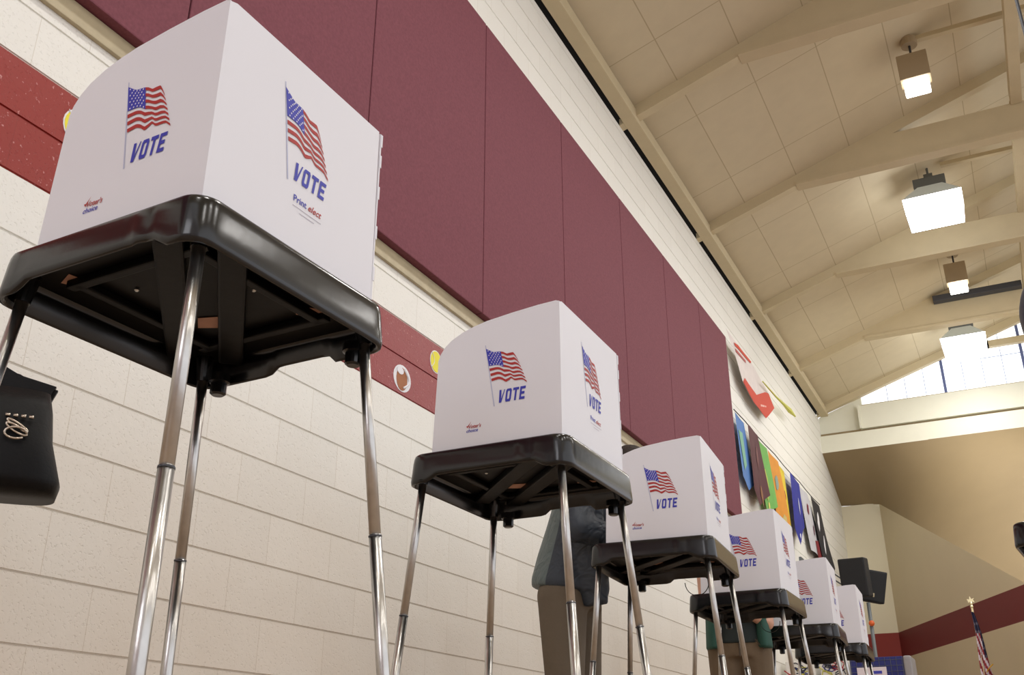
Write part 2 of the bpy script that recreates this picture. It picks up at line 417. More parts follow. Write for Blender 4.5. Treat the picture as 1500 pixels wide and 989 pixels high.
def letter(ch):
    if ch == 'V': return [[(0, 1), (.3, 1), (.42, .3), (.36, 0), (.14, 0)], [(.36, 0), (.42, .3), (.74, 1), (.86, 1), (.48, 0)]]
    if ch == 'O': return [[(.0, .15), (.12, 0), (.3, .2), (.26, .26), (.26, .74), (.3, .82), (.12, 1), (0, .85)],
                          [(.12, 0), (.72, 0), (.56, .2), (.3, .2)], [(.72, 0), (.84, .15), (.84, .85), (.72, 1), (.56, .82), (.58, .74), (.58, .26), (.56, .2)],
                          [(.12, 1), (.3, .82), (.56, .82), (.72, 1)]]
    if ch == 'T': return [[(0, .8), (.86, .8), (.86, 1), (0, 1)], [(.3, 0), (.56, 0), (.56, .8), (.3, .8)]]
    if ch == 'E': return [[(0, 0), (.26, 0), (.26, 1), (0, 1)], [(.26, 0), (.8, 0), (.8, .2), (.26, .2)], [(.26, .4), (.7, .4), (.7, .6), (.26, .6)], [(.26, .8), (.8, .8), (.8, 1), (.26, 1)]]
def vote_polys(x0, x1, zb, zt):
    out = []; w = (x1-x0)/4.02
    for i, ch in enumerate('VOTE'):
        for pl in letter(ch):
            out.append([(x0+w*(i*1.04+q[0])+(q[1]-.5)*.006, zb+(zt-zb)*q[1]) for q in pl])
    return out
def place_polys(polys, P0, U, eps, nrm, mi=0, bm=None):
    bm = bm or bmesh.new()
    for pl in polys: poly(bm, [P0+U*(q[0]*H)+Vector((0, 0, q[1]*H))+nrm*eps for q in pl], mi)
    return bm
def text_mesh(body, size, P0, U, nrm, eps, shear=0., mi=0, spacing=1.):
    cu = bpy.data.curves.new('t', 'FONT'); cu.body = body; cu.size = size; cu.shear = shear; cu.offset = size*.012; cu.space_character = spacing
    cu.resolution_u = 2
    ob = bpy.data.objects.new('t', cu); C.objects.link(ob)
    dg = bpy.context.evaluated_depsgraph_get(); me = bpy.data.meshes.new_from_object(ob.evaluated_get(dg))
    bm = bmesh.new(); bm.from_mesh(me); bpy.data.objects.remove(ob); bpy.data.meshes.remove(me)
    for v in bm.verts:
        v.co = P0+U*v.co.x+Vector((0, 0, v.co.y))+nrm*eps
    for f in bm.faces: f.material_index = mi
    return bm

CX, CY = -1.4875, 1.425        # table centre of the first booth in booth units
Z0 = FLOOR                     # booth origin sits on the floor
def zh(z): return z*H-Z0       # camera based height to booth local height
def rr(hx, hy, r, n=8):
    pts = []
    for cx, cy, a0 in ((hx-r, hy-r, 0), (-hx+r, hy-r, 90), (-hx+r, -hy+r, 180), (hx-r, -hy+r, 270)):
        for k in range(n+1):
            a = math.radians(a0+90*k/n); pts.append((cx+r*math.cos(a), cy+r*math.sin(a)))
    # subdivide straight runs
    out = []
    for i, q in enumerate(pts):
        nx = pts[(i+1) % len(pts)]; out.append(q)
        L = math.hypot(nx[0]-q[0], nx[1]-q[1])
        if L > .1:
            for k in range(1, 24): out.append((q[0]+(nx[0]-q[0])*k/24, q[1]+(nx[1]-q[1])*k/24))
    return out
def sstep(a, b, x):
    t = max(0, min(1, (x-a)/(b-a))); return t*t*(3-2*t)
def make_booth():
    root = empty('voting_booth')
    # --- moulded table
    bm = bmesh.new(); rings = []
    base = rr(.5, .5, .085)
    def ring(hx, hy, z, mode=0):
        vs = []
        for x, y in base:
            X_, Y_ = x*2*hx, y*2*hy; zz = z
            if mode:
                cx_ = 1-sstep(.30, .38, abs(x)) if y < 0 and abs(y) > .4 else 0     # shallow arch in the near skirt
                zz += .022*cx_*mode
                if y > .4:
                    zz += .020*mode*(sstep(-.12, -.06, x)-sstep(.2, .24, x))
            # flutes near the corners of the near skirt
            if mode == 0 or True:
                f = 0
                if y < -.45:
                    for c0 in (-.40, .25, .36): f += .006*math.exp(-((x-c0)/.012)**2)
                Y_ -= f*(1 if z < .975 else 0)
            vs.append(bm.verts.new((X_*H, Y_*H, zh(zz))))
        rings.append(vs)
    ring(.270, .275, .985); ring(.285, .292, .9845); ring(.290, .297, .980); ring(.2925, .2995, .971); ring(.2945, .3015, .955); ring(.2965, .3035, .925, .5); ring(.299, .306, .893, 1); ring(.2975, .3045, .882, 1)
    ring(.292, .299, .879, 1); ring(.287, .294, .884, 1); ring(.284, .291, .935, .3); ring(.280, .287, .950)
    nn = len(base)
    for a, b in zip(rings, rings[1:]):
        for j in range(nn): bm.faces.new((a[j], a[(j+1) % nn], b[(j+1) % nn], b[j]))
    bm.faces.new(rings[0]); f = bm.faces.new(rings[-1][::-1])
    top = obj('tabletop', bm, M['black'], root, smooth=True)
    em = top.data; em.materials.append(M['black_in'])
    for p_ in em.polygons:
        if len(p_.vertices) > 8: p_.use_smooth = False
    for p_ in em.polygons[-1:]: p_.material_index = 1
    # crossing channels and mouldings below
    def rot(a): return Matrix.Rotation(a, 4, 'Z')
    for s in (-1, 1):
        ang = math.atan2(.27, -.265)
        bm = bmesh.new(); Mx = Matrix.Translation((0, 0, 0)) @ rot(ang)
        o_ = s*.062*H
        bm = bbox(-.33*H, .33*H, o_-.03*H, o_+.03*H, zh(.925), zh(.950), bev=.006, M=Mx)
        obj('underside_channel', bm, M['black_in'], top)
    for rx, ry, ww in ((0, -.19, .2), (0, .19, .2), (.17, 0, .02), (-.17, 0, .02)):
        bm = bbox((rx-ww)*H, (rx+ww)*H, (ry-.012)*H, (ry+.012)*H, zh(.930), zh(.950), bev=.004) if ww > .1 else bbox((rx-.012)*H, (rx+.012)*H, -.2*H, .2*H, zh(.930), zh(.950), bev=.004)
        obj('underside_rib', bm, M['black_in'], top)
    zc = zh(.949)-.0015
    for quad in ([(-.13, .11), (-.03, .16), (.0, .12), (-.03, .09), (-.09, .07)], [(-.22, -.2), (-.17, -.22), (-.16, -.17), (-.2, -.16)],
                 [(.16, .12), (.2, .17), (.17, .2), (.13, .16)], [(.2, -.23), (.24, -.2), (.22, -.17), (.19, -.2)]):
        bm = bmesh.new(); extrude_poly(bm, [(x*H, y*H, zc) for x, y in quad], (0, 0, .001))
        obj('underside_reflection', bm, M['peach'], top)  # peach patches paint the floor's reflection onto the glossy underside
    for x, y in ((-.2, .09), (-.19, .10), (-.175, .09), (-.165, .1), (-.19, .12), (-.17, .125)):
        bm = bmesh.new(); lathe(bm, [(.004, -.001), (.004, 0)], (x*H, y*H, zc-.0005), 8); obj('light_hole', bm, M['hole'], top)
    for x, y in ((-.1, -.1), (.13, .02)):
        bm = bmesh.new(); lathe(bm, [(.003, -.002), (.005, 0)], (x*H, y*H, zc-.0005), 10); obj('rivet', bm, M['chrome'], top)
    for x, y in ((-.2, .262), (.225, .262)):
        bm = bmesh.new(); lathe(bm, [(.013, -.028), (.018, -.024), (.018, .0), (.024, .002), (.024, .02)], (x*H, y*H, zh(.872)), 16)
        obj('latch_peg', bm, M['black'], top, smooth=False)
    # --- legs
    for gx, gy in ((1, -1), (-1, -1), (1, 1), (-1, 1)):
        tx = (.245 if gx > 0 else -.260)*H; ty = (.262 if gy > 0 else -.245)*H; bx_, by_ = gx*.338*H, (.345 if gy > 0 else -.330)*H
        P = Vector((tx, ty, zh(.945))); Q = Vector((bx_, by_, .012))
        J = P.lerp(Q, .46)
        bm = bmesh.new(); tube(bm, [P, J], .0118, 16); tube(bm, [J-(Q-P)*.003, Q], .0128, 16)
        lg = obj('leg', bm, M['chrome'], root, smooth=True)
        d = (Q-P).normalized()
        bm = bmesh.new(); tube(bm, [J-d*.0015, J+d*.0015], .0134, 16); obj('leg_joint', bm, M['strip'], lg)
        bm = bmesh.new(); tube(bm, [P-d*.01, P+d*.05], [.021, .0145], 16); obj('leg_socket', bm, M['black'], lg)
        bm = bmesh.new(); tube(bm, [Q-d*.03, Q+Vector((0, 0, -.012))], .016, 16); obj('leg_foot', bm, M['black'], lg)
    # --- white privacy screen: back and two curved wings, 4 mm sheet
    W0, W1 = -1.705-CX, -1.222-CX; ya, yb = 1.152-CY, 1.69-CY
    wing = [(W0, .982), (-1.69-CX, 1.322), (-1.682-CX, 1.345), (-1.664-CX, 1.37), (-1.637-CX, 1.392), (-1.596-CX, 1.412), (-1.55-CX, 1.427), (-1.50-CX, 1.438), (-1.40-CX, 1.450), (-1.30-CX, 1.4585), (-1.235-CX, 1.461), (W1, 1.456), (W1, .982)]
    bm = bmesh.new(); th = .004
    for y_, s in ((ya, 1), (yb, -1)):
        extrude_poly(bm, [(x*H, y_*H, zh(z_)) for x, z_ in wing], (0, s*th, 0))
    extrude_poly(bm, [(W1*H-th, ya*H+th, zh(.982)), (W1*H-th, yb*H-th, zh(.982)), (W1*H-th, (yb-.012)*H, zh(1.458)), (W1*H-th, (ya+.02)*H, zh(1.462)), (W1*H-th, ya*H+th, zh(1.456))], (th, 0, 0))
    for zt in (1.05, 1.16, 1.27, 1.36, 1.42):       # little interlocking tabs on the folded edges
        for y_ in (yb,):
            box(bm, W1*H-.006, W1*H+.001, y_*H-.0025, y_*H+.003, zh(zt), zh(zt+.035))
    scr = obj('privacy_screen', bm, M['screen'], root)
    red, blue, star = emblem_quads()
    X1, Y1 = Vector((1, 0, 0)), Vector((0, 1, 0))
    sides = (  # emblem origin, direction to the right, normal, stretch
        (Vector(((-1.503-CX)*H, ya*H, zh(1.342))), X1, -Y1, 1.0, 'w'),
        (Vector((W1*H, (1.335-CY)*H, zh(1.372))), Y1, X1, 1.05, 'b'),
        (Vector(((-1.37-CX)*H, yb*H, zh(1.342))), -X1, Y1, 1.0, 'w'))
    for P0, U, nr, st, kind in sides:
        e = .0012; U2 = U*st
        bm = bmesh.new()
        place_polys(red, P0, U2, e, nr, 0, bm); place_polys(blue, P0, U2, e, nr, 1, bm); place_polys(star, P0, U2, e+.0006, nr, 2, bm)
        place_polys([[(-.001, .004), (.0018, .004), (.038, -.224), (.034, -.224)]], P0, U2, e*.6, nr, 3, bm)
        obj('flag_emblem', bm, [M['red_ink'], M['blue_ink'], M['star_ink'], M['pole_ink']], scr, recalc=False)
        bm = place_polys(vote_polys(.053, .154, -.215, -.170), P0, U2, e, nr)
        obj('vote_lettering', bm, M['blue_ink'], scr, recalc=False)
        if kind == 'w':
            q = P0+U*(-.070*H)+Vector((0, 0, -.288*H))
            bm = text_mesh("Voter's", .0165, q+U*.006, U, nr, e, .25, 0, .92)
            merge(bm, text_mesh("choice", .0155, q+Vector((0, 0, -.0125)), U, nr, e, .25, 1))
            ck = [(0.000, .008), (.005, .002), (.018, .022), (.0055, .008)]
            for pl in [ck]: poly(bm, [q+U*a_+Vector((0, 0, b_))+nr*e for a_, b_ in pl], 0)
            obj('maker_lettering', bm, [M['red_ink'], M['blue_ink']], scr, recalc=False)
        else:
            q = P0+U*(.060*H)+Vector((0, 0, -.263*H))
            bm = text_mesh("Print", .02, q, U, nr, e, 0, 1); merge(bm, text_mesh("elect", .02, q+U*.043, U, nr, e, .35, 0))
            for k in range(2): poly(bm, [q+U*a_+Vector((0, 0, b_))+nr*e for a_, b_ in ((.0+.02*k, -.010-.009*k), (.085-.02*k, -.010-.009*k), (.085-.02*k, -.011-.009*k), (.0+.02*k, -.011-.009*k))], 2)
            obj('maker_lettering', bm, [M['red_ink'], M['blue_ink'], M['grey_ink']], scr, recalc=False)
    return root
booth = make_booth()
BL = ['nearest and largest white voting booth with flag print on a black table with steel legs',
      'second white voting booth from the camera, black table, in front of the leaning voter',
      'third white voting booth in the row, where the person in grey green jacket votes',
      'fourth white voting booth in the row, in front of the person in the green shirt',
      'fifth white voting booth in the row, partly hidden behind the fourth one',
      'farthest white voting booth in the row, in front of the black loudspeakers']
DY = [.016, 1.615, 3.239, 4.843, 6.495, 7.812]
DX = [.006, .006, -.025, -.036, -.051, -.049]
ROT = [-1.5, -.1, 4.0, .3, 3.5, 2.7]
booths = []
for i in range(6):
    o = booth if i == 0 else copy_tree(booth); o.scale = (1, 1, 1)
    o.location = ((CX+DX[i])*H, (CY+DY[i])*H, FLOOR); o.rotation_euler.z = math.radians(ROT[i])
    if i == 0: o.scale = (.958, 1, 1)
    tag(o, BL[i], 'voting booth', 'voting booths lined up along the block wall'); booths.append(o)
o = copy_tree(booth); o.scale = (1, 1, 1); o.name = 'plastic_table'; o.location = (.30, 4.52, FLOOR); o.rotation_euler.z = math.radians(-6)
for ch in list(o.children):
    if ch.name.startswith('privacy_screen'):
        for g_ in list(ch.children): bpy.data.objects.remove(g_)
        bpy.data.objects.remove(ch)
o['label'] = 'black plastic table cut off by the right edge, only its rounded corner showing'; o['category'] = 'table'
if 'group' in o: del o['group']
for ch in o.children:
    if ch.name.startswith('leg') and ch.type == 'MESH' and sum(v.co.x for v in ch.data.vertices) < 0: ch.location = (.05, .02, 0)
# thin cord loops under two of the tables
for i, lab in ((2, 'thin black cord looped below the third booth table'), (3, 'thin black cord looped below the fourth booth table')):
    c = booths[i].location; pts = []
    for k in range(13):
        a = PI*k/12; pts.append((c.x+.05+.035*math.cos(a)*1.6, c.y+.27, .79-.06*math.sin(a)))
    bm = bmesh.new(); tube(bm, pts, .002, 6); tag(obj('cord', bm, M['black']), lab, 'cord')

# ---------------------------------------------------------------- pendant lights
def lamp_small(y, label):
    t = empty('ceiling_light', (-.02, y, 5.82+SL*(-.02-WX)))
    zt = 5.82+SL*(-.02-WX); f = lambda z: z-zt
    bm = bmesh.new(); lathe(bm, [(.075, f(6.60)), (.08, f(6.64)), (.08, f(6.68)), (.04, f(6.70))], (0, 0, 0), 20); obj('canopy', bm, M['housing'], t, smooth=False)
    bm = bmesh.new(); tube(bm, [(0, 0, f(6.62)), (0, 0, f(6.45))], .012, 10); tube(bm, [(0, 0, f(6.66)), (0, 0, 0)], .012, 10); obj('stem', bm, M['strip'], t, smooth=True)
    obj('housing', bbox(-.14, .14, -.085, .085, f(6.17), f(6.46), bev=.008), M['housing'], t)
    obj('lens', bbox(-.115, .115, -.07, .07, f(6.045), f(6.168), bev=.015), M['lens'], t)
    tag(t, label, 'ceiling light', 'pendant gym lights'); return t
def lamp_big(y, label):
    x0 = -.105; zt = 5.82+SL*(x0-WX); f = lambda z: z-zt
    t = empty('ceiling_light', (x0, y, zt))
    obj('ballast', bbox(-.18, .18, -.08, .08, f(6.375), f(6.50), bev=.006), M['grey_metal'], t)
    bm = bmesh.new(); box(bm, -.05, .05, -.03, .03, f(6.49), f(6.57)); tube(bm, [(0, 0, f(6.55)), (0, 0, 0)], .014, 10); obj('bracket', bm, M['grey_metal'], t)
    bm = bmesh.new(); a = [(-.12, -.07), (.12, -.07), (.12, .07), (-.12, .07)]; b = [(v[0]*2.7, v[1]*2.7) for v in a]
    va = [bm.verts.new((x, y_, f(6.40))) for x, y_ in a]; vb = [bm.verts.new((x, y_, f(6.20))) for x, y_ in b]
    for i in range(4): bm.faces.new((va[i], va[(i+1) % 4], vb[(i+1) % 4], vb[i]))
    bm.faces.new(va); bm.faces.new(vb)
    obj('reflector', bm, M['reflector'], t)
    bm = bmesh.new(); va = [bm.verts.new((x*2.7, y_*2.7, f(6.20))) for x, y_ in a]; vb = [bm.verts.new((x*2.45, y_*2.45, f(5.93))) for x, y_ in a]
    for i in range(4): bm.faces.new((va[i], va[(i+1) % 4], vb[(i+1) % 4], vb[i]))
    bm.faces.new(va); bm.faces.new(vb); obj('lens', bm, M['lens_cool'], t)
    tag(t, label, 'ceiling light', 'pendant gym lights'); return t
lamp_small(8.8, 'small square pendant light with glowing base, nearest of the ceiling lights')
lamp_big(11.3, 'large glaring square pendant light on grey bracket, between the two small ones')
lamp_small(13.7, 'small square pendant light farther down the ceiling above the dark duct')
lamp_big(15.9, 'large pendant light in front of the bright clerestory window')
for y in (8.8, 11.3, 13.7):
    bm = bbox(.05, 3.95, y-.03, y+.03, 6.635, 6.685, bev=.004)
    o = obj('trim_strut', bm, M['beam']); struct(o, 'thin level strut carrying a pendant light')
bm = bmesh.new(); lathe(bm, [(.04, 0), (.05, .02), (.05, .05)], (-.20, 7.95, 5.82+SL*(-.2-WX)-.05), 16)
tag(obj('smoke_detector', bm, M['fascia']), 'small round cream detector on the ceiling above the nearest light', 'smoke detector')

# unidentified dark round shape at the right edge, hung on an added rod
t = empty('pendant_speaker', (.745, 6.7, 2.66))
prof = [(max(.02, .44*math.cos(-PI/2+PI*k/28)), .44*math.sin(-PI/2+PI*k/28)) for k in range(29)]
M['navy'] = mat('dark navy enamel', (30, 44, 66), rough=.45, var=.1)
bm = bmesh.new(); lathe(bm, prof, n=48); obj('speaker_shell', bm, M['navy'], t, smooth=True)
bm = bmesh.new(); tube(bm, [(0, 0, .44), (0, 0, 5.82+SL*(.745-WX)-2.66)], .012, 10); obj('hanging_rod', bm, M['strip'], t)
tag(t, 'rounded dark navy shape cut off by the right edge below the ceiling', 'pendant speaker')

# ---------------------------------------------------------------- stickers on the red band
def disc(bm, y, z, ry, rz, x, mi, n=20, t=.002):
    extrude_poly(bm, [(x, y+ry*math.cos(2*PI*k/n), z+rz*math.sin(2*PI*k/n)) for k in range(n)], (t, 0, 0), mi)
yel, wht, brn, blk = mat('yellow card', (236, 226, 60)), mat('white card', (236, 236, 240)), mat('brown card', (168, 104, 60), var=.2, vscale=40), mat('black card', (24, 24, 26))
def tennis(y, z, label):
    bm = bmesh.new(); disc(bm, y, z, .062, .066, WX, 0); obj_ = obj('ball_cutout', bm, wht)
    bm = bmesh.new(); disc(bm, y, z, .056, .060, WX+.002, 0); obj('ball_face', bm, yel, obj_)
    bm = bmesh.new()
    for s in (-1, 1): tube(bm, [(WX+.005, y+s*.05-s*.03*math.sin(PI*k/8), z-.045+.09*k/8) for k in range(9)], .002, 6)
    obj('ball_seam', bm, wht, obj_)
    tag(obj_, label, 'wall cutout'); return obj_
tennis(4.315, 2.06, 'yellow tennis ball cutout on the red band beside the second booth screen')
tennis(1.885, 2.055, 'yellow ball cutout on the red band behind the nearest booth screen edge')
bm = bmesh.new(); disc(bm, 3.99, 1.850, .082, .072, WX, 0); cut = obj('football_cutout', bm, wht)
bm = bmesh.new(); disc(bm, 3.985, 1.845, .05, .062, WX+.002, 0); obj('football_face', bm, brn, cut)
bm = bmesh.new(); disc(bm, 3.965, 1.885, .03, .02, WX+.0045, 0); obj('football_lacing', bm, wht, cut)
bm = bmesh.new(); tube(bm, [(WX+.005, 4.0+.05*math.sin(PI*k/8), 1.80+.1*k/8) for k in range(9)], .006, 6); obj('football_stripe', bm, wht, cut)
tag(cut, 'brown and white football cutout on the red band right of the nearest booth', 'wall cutout')

# ---------------------------------------------------------------- banners
def cloth(name, outline, col, label, x=-2.575, pats=(), fold=.02, seed=0, group='coloured banners hung in a row on the far wall'):
    """flat hanging cloth with soft folds; outline in (y, z)"""
    y0 = min(q[0] for q in outline); y1 = max(q[0] for q in outline); z0 = min(q[1] for q in outline); z1 = max(q[1] for q in outline)
    rnd = random.Random(seed); ph = rnd.random()*6
    def fx(y, z): return x+fold*math.sin((y-y0)*9+ph+(z-z0)*1.5)*.6*(1-.6*(z-z0)/(z1-z0+.01))
    def grid_poly(out, off, mi, bm):
        f = poly(bm, [(0, q[0], q[1]) for q in out], mi)
        res = bmesh.ops.triangulate(bm, faces=[f])
        fs = res['faces']
        for _ in range(4):
            es = list({e for f_ in fs for e in f_.edges if e.calc_length() > .09})
            if not es: break
            r = bmesh.ops.subdivide_edges(bm, edges=es, cuts=1, use_grid_fill=True)
            fs = [f_ for f_ in bm.faces if f_.material_index == mi and all(abs(v.co.x) < 1e-6 for v in f_.verts)]
        vs = {v for f_ in fs for v in f_.verts}
        for v in vs: v.co.x = fx(v.co.y, v.co.z)+off
    bm = bmesh.new(); grid_poly(outline, 0, 0, bm)
    base = obj(name, bm, mat(label[:20], col, rough=.7, var=.25, vscale=7), smooth=True)
    for nm, out, c in pats:
        bm = bmesh.new(); grid_poly(out, .006, 0, bm); obj(nm, bm, mat(nm+label[:12], c, rough=.7), base, smooth=True)
    tag(base, label, 'banner', group); return base
def blob(y, z, r, n=9, seed=1, asp=1.3):
    rn = random.Random(seed); return [(y+r*math.cos(2*PI*k/n)*(.7+.5*rn.random()), z+r*asp*math.sin(2*PI*k/n)*(.7+.5*rn.random())) for k in range(n)]
cloth('banner', [(10.78, 3.79), (11.20, 3.78), (11.43, 3.09), (11.18, 2.96), (10.86, 3.05)], (92, 138, 206), 'blue banner with pale green patch next to the maroon panels', seed=1,
      pats=(('banner_print', [(10.86, 3.6), (11.08, 3.62), (11.16, 3.25), (11.0, 3.15)], (132, 186, 160)),))
cloth('banner', [(11.24, 3.78), (11.75, 3.78), (12.06, 3.10), (11.42, 2.83), (11.27, 3.0)], (92, 44, 52), 'dark maroon banner with a pointed foot between blue and green ones', x=-2.545, seed=2,
      pats=(('banner_print', blob(11.62, 3.0, .09, seed=4), (150, 104, 70)), ('banner_print', blob(11.58, 3.45, .05, seed=5, asp=3), (130, 84, 84))))
cloth('banner', [(11.80, 3.77), (12.31, 3.77), (12.60, 3.08), (11.95, 2.87), (11.86, 3.0)], (120, 190, 92), 'bright green banner left of the orange one', seed=3,
      pats=(('banner_print', blob(12.1, 3.25, .1, seed=6, asp=2), (196, 206, 96)), ('banner_print', blob(12.15, 2.99, .05, seed=8), (222, 216, 120))))
cloth('banner', [(12.36, 3.77), (12.92, 3.76), (13.36, 3.03), (12.95, 2.86), (12.45, 2.95)], (232, 156, 52), 'orange banner with a grey patch between green and yellow ones', seed=4,
      pats=(('banner_print', blob(12.72, 3.42, .09, seed=9), (140, 160, 150)), ('banner_print', blob(12.95, 3.0, .1, seed=3, asp=.6), (200, 180, 110))))
cloth('banner', [(12.94, 3.78), (13.48, 3.77), (13.56, 3.02), (13.36, 2.90), (13.15, 3.0)], (240, 216, 62), 'yellow banner beside the orange one', x=-2.615, seed=5,
      pats=(('banner_print', blob(13.3, 3.4, .05, seed=2), (150, 70, 40)),))
cloth('banner', [(13.53, 3.77), (14.14, 3.75), (14.2, 3.14), (13.86, 2.98), (13.7, 2.80), (13.5, 3.0)], (40, 48, 152), 'royal blue pointed banner with white marks', x=-2.55, seed=6,
      pats=(('banner_print', blob(13.9, 3.38, .05, seed=12, asp=2.4), (208, 212, 236)), ('banner_print', blob(13.72, 2.93, .03, seed=13), (220, 222, 240))))
cloth('banner', [(14.19, 3.75), (14.76, 3.75), (15.54, 3.18), (15.2, 2.9), (14.6, 2.9)], (206, 206, 212), 'pale grey banner with dark red figures', x=-2.57, seed=7,
      pats=(('banner_print', blob(14.65, 3.5, .06, seed=14, asp=1.5), (120, 40, 60)), ('banner_print', blob(14.95, 3.25, .06, seed=15, asp=1.5), (96, 40, 60))))
cloth('banner', [(14.86, 3.75), (15.5, 3.73), (16.2, 2.9), (15.9, 2.65), (15.3, 2.9)], (42, 42, 48), 'black banner with white scrolls', x=-2.54, seed=8,
      pats=(('banner_print', blob(15.25, 3.45, .07, seed=17, asp=2), (226, 226, 230)), ('banner_print', blob(15.5, 3.15, .07, seed=18, asp=2), (222, 222, 226))))
cloth('banner', [(14.95, 3.1), (15.2, 3.14), (16.25, 2.8), (16.1, 2.55), (15.2, 2.6)], (134, 38, 48), 'dark red and white banner lowest at the end of the row', x=-2.56, seed=9,
      pats=(('banner_print', [(15.3, 3.0), (15.5, 2.98), (15.6, 2.6), (15.45, 2.6)], (226, 220, 222)),))
# hanging cord of the row
bm = bmesh.new(); tube(bm, [(-2.56, 10.7+i*.5, 3.79+.012*math.sin(i*2)) for i in range(11)], .006, 6)
tag(obj('hanging_line', bm, M['dark']), 'thin cord the row of banners hangs from', 'cord')
# the red and white banner above
cloth('banner', [(10.641, 4.787), (11.149, 4.763), (11.812, 4.78), (12.661, 4.646), (12.953, 4.517), (12.351, 4.185), (11.723, 4.198), (11.24, 4.305), (10.953, 4.60)], (236, 226, 222), 'white and red banner hung high, its pointed red end to the right', x=-2.55, seed=11, fold=.004,
      pats=(('banner_tip', [(12.45, 4.58), (12.66, 4.63), (12.95, 4.515), (12.35, 4.187), (11.73, 4.20), (11.24, 4.31), (11.35, 4.40), (11.9, 4.36)], (204, 66, 42)),
            ('banner_edge', [(10.96, 4.72), (11.15, 4.76), (11.8, 4.775), (11.75, 4.735), (11.2, 4.71), (11.0, 4.69)], (204, 66, 42)),
            ('banner_print', [(11.0, 4.66), (11.5, 4.68), (11.5, 4.65), (11.02, 4.62)], (184, 90, 86)), ('banner_print', [(12.1, 4.27), (12.42, 4.36), (12.42, 4.38), (12.1, 4.30)], (232, 190, 180))),
      group='banners hung high on the far wall')
bm = bmesh.new(); tube(bm, [(-2.50, 12.15, 4.62), (-2.5, 12.9, 4.66), (-2.5, 13.4, 4.71), (-2.5, 13.8, 4.74), (-2.5, 14.18, 4.77)], [.008, .012, .02, .035, .01], 8)
tag(obj('ribbon', bm, mat('yellow ribbon', (206, 206, 100))), 'thin yellow ribbon trailing right from the red banner', 'ribbon')

# ---------------------------------------------------------------- loudspeakers on stand
def speaker(loc, rot, w, d, h, label):
    t = empty('loudspeaker', loc); t.rotation_euler = rot
    obj('cabinet', bbox(-w/2, w/2, -d/2, d/2, 0, h, bev=.02, seg=3), M['spk'], t)
    obj('grille', bbox(-w/2+.02, w/2-.02, -d/2-.006, -d/2+.002, .02, h-.02, bev=.004), M['spk'], t)
    obj('badge', bbox(-.02, .01, -d/2-.01, -d/2-.005, .07, .12, bev=0), M['trim'], t)
    tag(t, label, 'loudspeaker', 'black loudspeakers in the far corner'); return t
speaker((-1.925, 13.9, 2.09), (math.radians(6), 0, math.radians(-4)), .34, .26, .50, 'left black loudspeaker in the far corner, facing the camera')
speaker((-1.84, 14.40, 2.09), (math.radians(8), math.radians(12), math.radians(18)), .30, .28, .42, 'right black loudspeaker, tilted, on top of the grey stand')
t = empty('speaker_stand', (-1.84, 14.12, FLOOR))
bm = bmesh.new(); tube(bm, [(0, 0, .1), (0, 0, 2.17)], .024, 14); obj('pole', bm, M['grey_metal'], t, smooth=True)
for k in range(3):
    a = k*2*PI/3+.4; bm = bmesh.new(); tube(bm, [(0, 0, .7), (.45*math.cos(a), .45*math.sin(a), .012)], .012, 10); obj('leg', bm, M['grey_metal'], t, smooth=True)
bm = bmesh.new(); bmesh.ops.create_uvsphere(bm, u_segments=16, v_segments=10, radius=.038); bmesh.ops.translate(bm, verts=bm.verts, vec=(.01, -.03, 1.9)); obj('clamp_knob', bm, M['orange'], t, smooth=True)
tag(t, 'grey tripod speaker stand with an orange knob behind the farthest booth', 'speaker stand')
bm = bmesh.new()
for k in range(3): tube(bm, [(WX+.02, 14.05+.03*k, 2.62-.1*k), (-2.4, 14.0, 2.60-.1*k), (-2.14, 14.05, 2.38-.08*k)], .010, 8)
box(bm, WX, WX+.03, 13.98, 14.18, 2.3, 2.7)
tag(obj('wall_bracket', bm, M['grey_metal']), 'grey metal bracket arms beside the left loudspeaker', 'bracket')

# ---------------------------------------------------------------- carts at the far end
t = empty('display_cart', (-1.56, 12.2, FLOOR))
bl = mat('blue cloth panel', (52, 58, 132), rough=.8, var=.4, vscale=30)
obj('front_panel', bbox(-.29, .27, -.2, -.16, .08, 1.275, bev=.006), bl, t)
bm = bmesh.new()
for i in range(10): box(bm, -.28+i*.06, -.277+i*.06, -.207, -.199, .09, 1.27)
for i in range(20): box(bm, -.29, .27, -.207, -.199, .10+i*.06, .103+i*.06)
obj('wire_grid', bm, M['grey_metal'], t)
obj('side_panel', bbox(.27, .36, -.21, .2, .08, 1.28, bev=.03, seg=3), mat('grey plastic side', (150, 148, 150), rough=.5, bump=.3, bscale=50), t)
obj('body', bbox(-.29, .27, -.16, .2, .08, 1.26, bev=.006), mat('grey cart body', (120, 120, 126)), t)
obj('card', bbox(-.22, .09, -.214, -.209, .98, 1.17, bev=0), mat('pale card', (226, 216, 222)), t)
obj('card_print', bbox(-.05, .04, -.218, -.213, 1.10, 1.13, bev=0), M['blue_ink'], t)
for x in (-.22, .26):
    for y in (-.14, .14):
        bm = bmesh.new(); tube(bm, [(x-.012, y, .04), (x+.012, y, .04)], .04, 14); obj('castor', bm, M['black'], t)
tag(t, 'blue wire-grid cart with grey end and white card under the farthest booth', 'cart')
